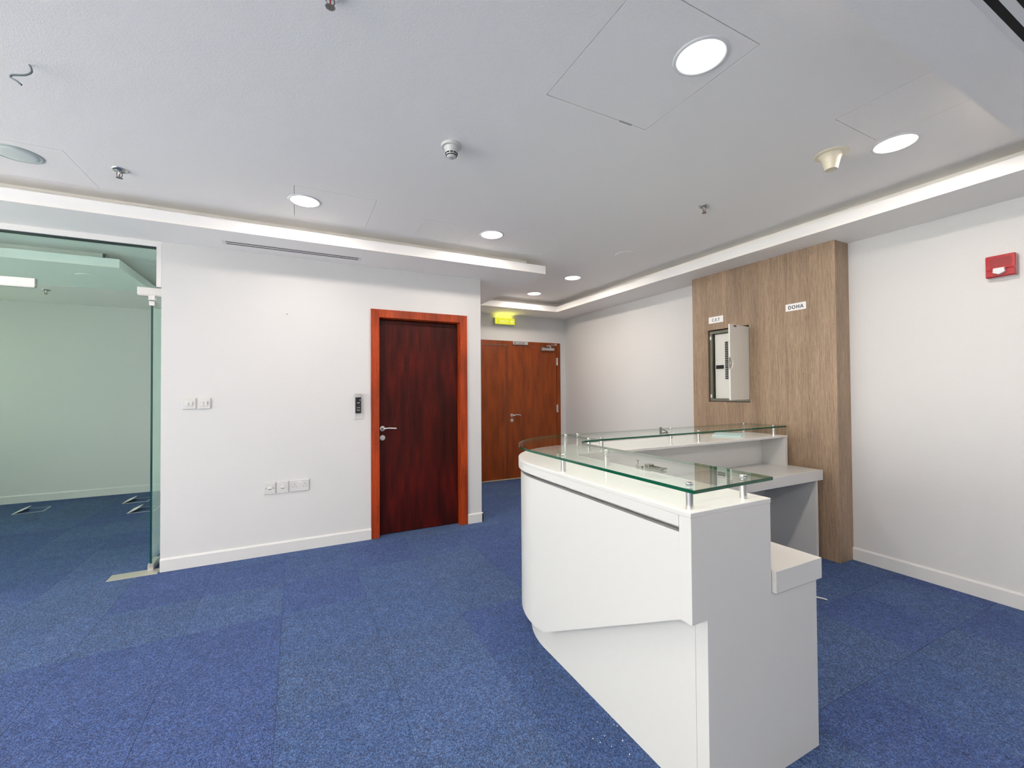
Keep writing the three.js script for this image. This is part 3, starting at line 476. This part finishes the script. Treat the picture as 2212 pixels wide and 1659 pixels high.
// ---------------------------------------------------------------- ceiling: sprinklers, detectors, horn, wire, slot diffusers
function sprinkler(at, label, white) {
  const t = thing('sprinkler', label, 'sprinkler', at), G = (g) => { g.translate(...at); return g; };
  part(t, 'escutcheon', G(lathe([[0.012, 0.0], [0.014, -0.004], [0.028, -0.011], [0.036, -0.006], [0.038, 0]], 40)), white ? M.white : M.steel);
  part(t, 'body', [G(cyl(0.009, 0.011, -0.022, 0, 0, 0, 20)), G(cyl(0.005, 0.007, -0.028, -0.022, 0, 0, 16))], M.steel);
  const arm = (s) => G(tube([[s * 0.008, -0.020, 0], [s * 0.013, -0.027, 0], [s * 0.0125, -0.037, 0], [s * 0.006, -0.047, 0], [0, -0.05, 0]], 0.0022, 20, 8));
  part(t, 'frame_arm', [arm(1)], M.tin); part(t, 'frame_arm', [arm(-1)], M.tin);
  part(t, 'bulb', G(cyl(0.0024, 0.0024, -0.048, -0.026, 0, 0, 12)), solid(0.3, 0.04, 0.03, 0.15));
  const s = new THREE.Shape(), n = 18; for (let i = 0; i < n * 4; i++) { const a = i / (n * 4) * Math.PI * 2, r = (i % 4 < 2) ? 0.0165 : 0.0125; if (i) s.lineTo(r * Math.cos(a), r * Math.sin(a)); else s.moveTo(r, 0); }
  const d = new THREE.ExtrudeGeometry(s, { depth: 0.0014, bevelEnabled: false }); d.rotateX(Math.PI / 2); d.translate(0, -0.051, 0); part(t, 'deflector', G(d), M.tin); return t;
}
sprinkler([-0.949, HC, -3.352], 'steel pendant sprinkler near the unlit downlight');
sprinkler([2.689, HC, -2.155], 'steel pendant sprinkler above the reception desk');
sprinkler([0.104, HC, -1.545], 'white-rimmed pendant sprinkler cut off by the top edge', true);
sprinkler([-2.56, H1, -6.79], 'dark pendant sprinkler on the glass room ceiling');
{
  const at = [0.765, HC, -2.23], t = thing('smoke_detector', 'white domed smoke detector with dark slots in mid ceiling', 'smoke detector', at), G = (g) => { g.translate(...at); return g; };
  part(t, 'base', G(lathe([[0, -0.014], [0.05, -0.014], [0.055, -0.011], [0.056, 0]], 48)), M.plastic);
  const head = part(t, 'head', G(lathe([[0, -0.070], [0.017, -0.070], [0.0185, -0.067], [0.025, -0.063], [0.030, -0.052], [0.032, -0.046], [0.040, -0.018], [0.042, -0.014]], 48)), M.plastic);
  for (const [r, y, h] of [[0.0315, -0.0485, 0.006], [0.0275, -0.0585, 0.005]]) for (let i = 0; i < 10; i++) { const a = (i + 0.5) / 10 * Math.PI * 2, g = bx(-0.0075, 0.0075, -h / 2, h / 2, -0.003, 0.0015); g.rotateX(0.35); g.rotateY(a); g.translate(r * Math.sin(a), y, r * Math.cos(a)); sub(head, 'slot', G(g), M.void, t); }
  sub(head, 'sensor', G(lathe([[0, -0.074], [0.004, -0.074], [0.005, -0.0715], [0.013, -0.0705], [0.0135, -0.069]], 24)), M.grey, t);
}
{
  const at = [2.757, HC, -1.35], t = thing('ceiling_horn', 'cream trumpet-shaped device hanging from the ceiling beside a lit downlight', 'horn', at), G = (g) => { g.translate(...at); return g; };
  part(t, 'flange', G(lathe([[0.055, -0.010], [0.072, -0.008], [0.083, -0.004], [0.084, 0]], 48)), M.cream);
  part(t, 'horn', G(lathe([[0, -0.088], [0.026, -0.088], [0.029, -0.092], [0.031, -0.090], [0.038, -0.062], [0.044, -0.038], [0.051, -0.020], [0.062, -0.009]], 48)), M.cream);
}
{
  const z = -2.44, t = thing('ceiling_wire', 'short dark crooked wire dangling from the ceiling', 'wire', [-0.976, HC, z]);
  part(t, 'strand', tube([[-0.976, HC, z], [-0.968, 2.734, z + 0.005], [-0.966, 2.716, z + 0.01], [-0.985, 2.702, z + 0.005], [-1.027, 2.690, z], [-1.03, 2.682, z], [-1.01, 2.668, z + 0.008], [-0.993, 2.654, z + 0.012]], 0.0036, 60, 8), M.wire);
}
function slotDiffuser(x0, x1, z, label) {
  const t = thing('slot_diffuser', label, 'air vent', [(x0 + x1) / 2, H1, z]);
  part(t, 'frame', [bx(x0 - 0.025, x1 + 0.025, H1 - 0.002, H1, z - 0.052, z - 0.034), bx(x0 - 0.025, x1 + 0.025, H1 - 0.002, H1, z + 0.034, z + 0.052), bx(x0 - 0.025, x0, H1 - 0.002, H1, z - 0.034, z + 0.034), bx(x1, x1 + 0.025, H1 - 0.002, H1, z - 0.034, z + 0.034), bx(x0, x1, H1 - 0.002, H1, z - 0.012, z + 0.012)], M.white);
  for (const s of [-1, 1]) part(t, 'slot', bx(x0, x1, H1 - 0.001, H1, z + s * 0.023 - 0.011, z + s * 0.023 + 0.011), M.void);
}
slotDiffuser(-0.495, 0.505, -4.045, 'long two-slot air vent in the dropped ceiling along the white wall');
slotDiffuser(0.9, 3.3, -0.468, 'long two-slot air vent in the dropped ceiling overhead at the corner of the picture');

// ---------------------------------------------------------------- floor boxes in the glass room
for (const [x, z, turn, label] of [[-2.82, -7.2, 0.1, 'open floor box nearest the frame edge in the glass room'], [-1.83, -7.2, 0.0, 'open floor box by the skirting in the glass room'], [-1.62, -6.6, 0.0, 'open floor box close to the glass door leaf']]) {
  const t = thing('floor_box', label, 'floor box', [x, 0, z]); t.rotation.y = turn;
  const L = (g) => g, add = (n, g, m) => mesh(n, g, m, t);
  add('rim', [bx(-0.13, 0.13, 0, 0.004, -0.13, -0.118), bx(-0.13, 0.13, 0, 0.004, 0.118, 0.13), bx(-0.13, -0.118, 0, 0.004, -0.118, 0.118), bx(0.118, 0.13, 0, 0.004, -0.118, 0.118)], M.grey);
  const lid = bx(-0.045, 0.045, 0, 0.006, -0.115, 0.115); lid.rotateZ(0.4); lid.translate(-0.08, 0.019, 0); add('cable_flap', L(lid), M.white);
  add('cover', bx(-0.05, 0.115, 0, 0.003, -0.115, 0.115), M.carpet[1]);
}

renderer.render(scene, camera);
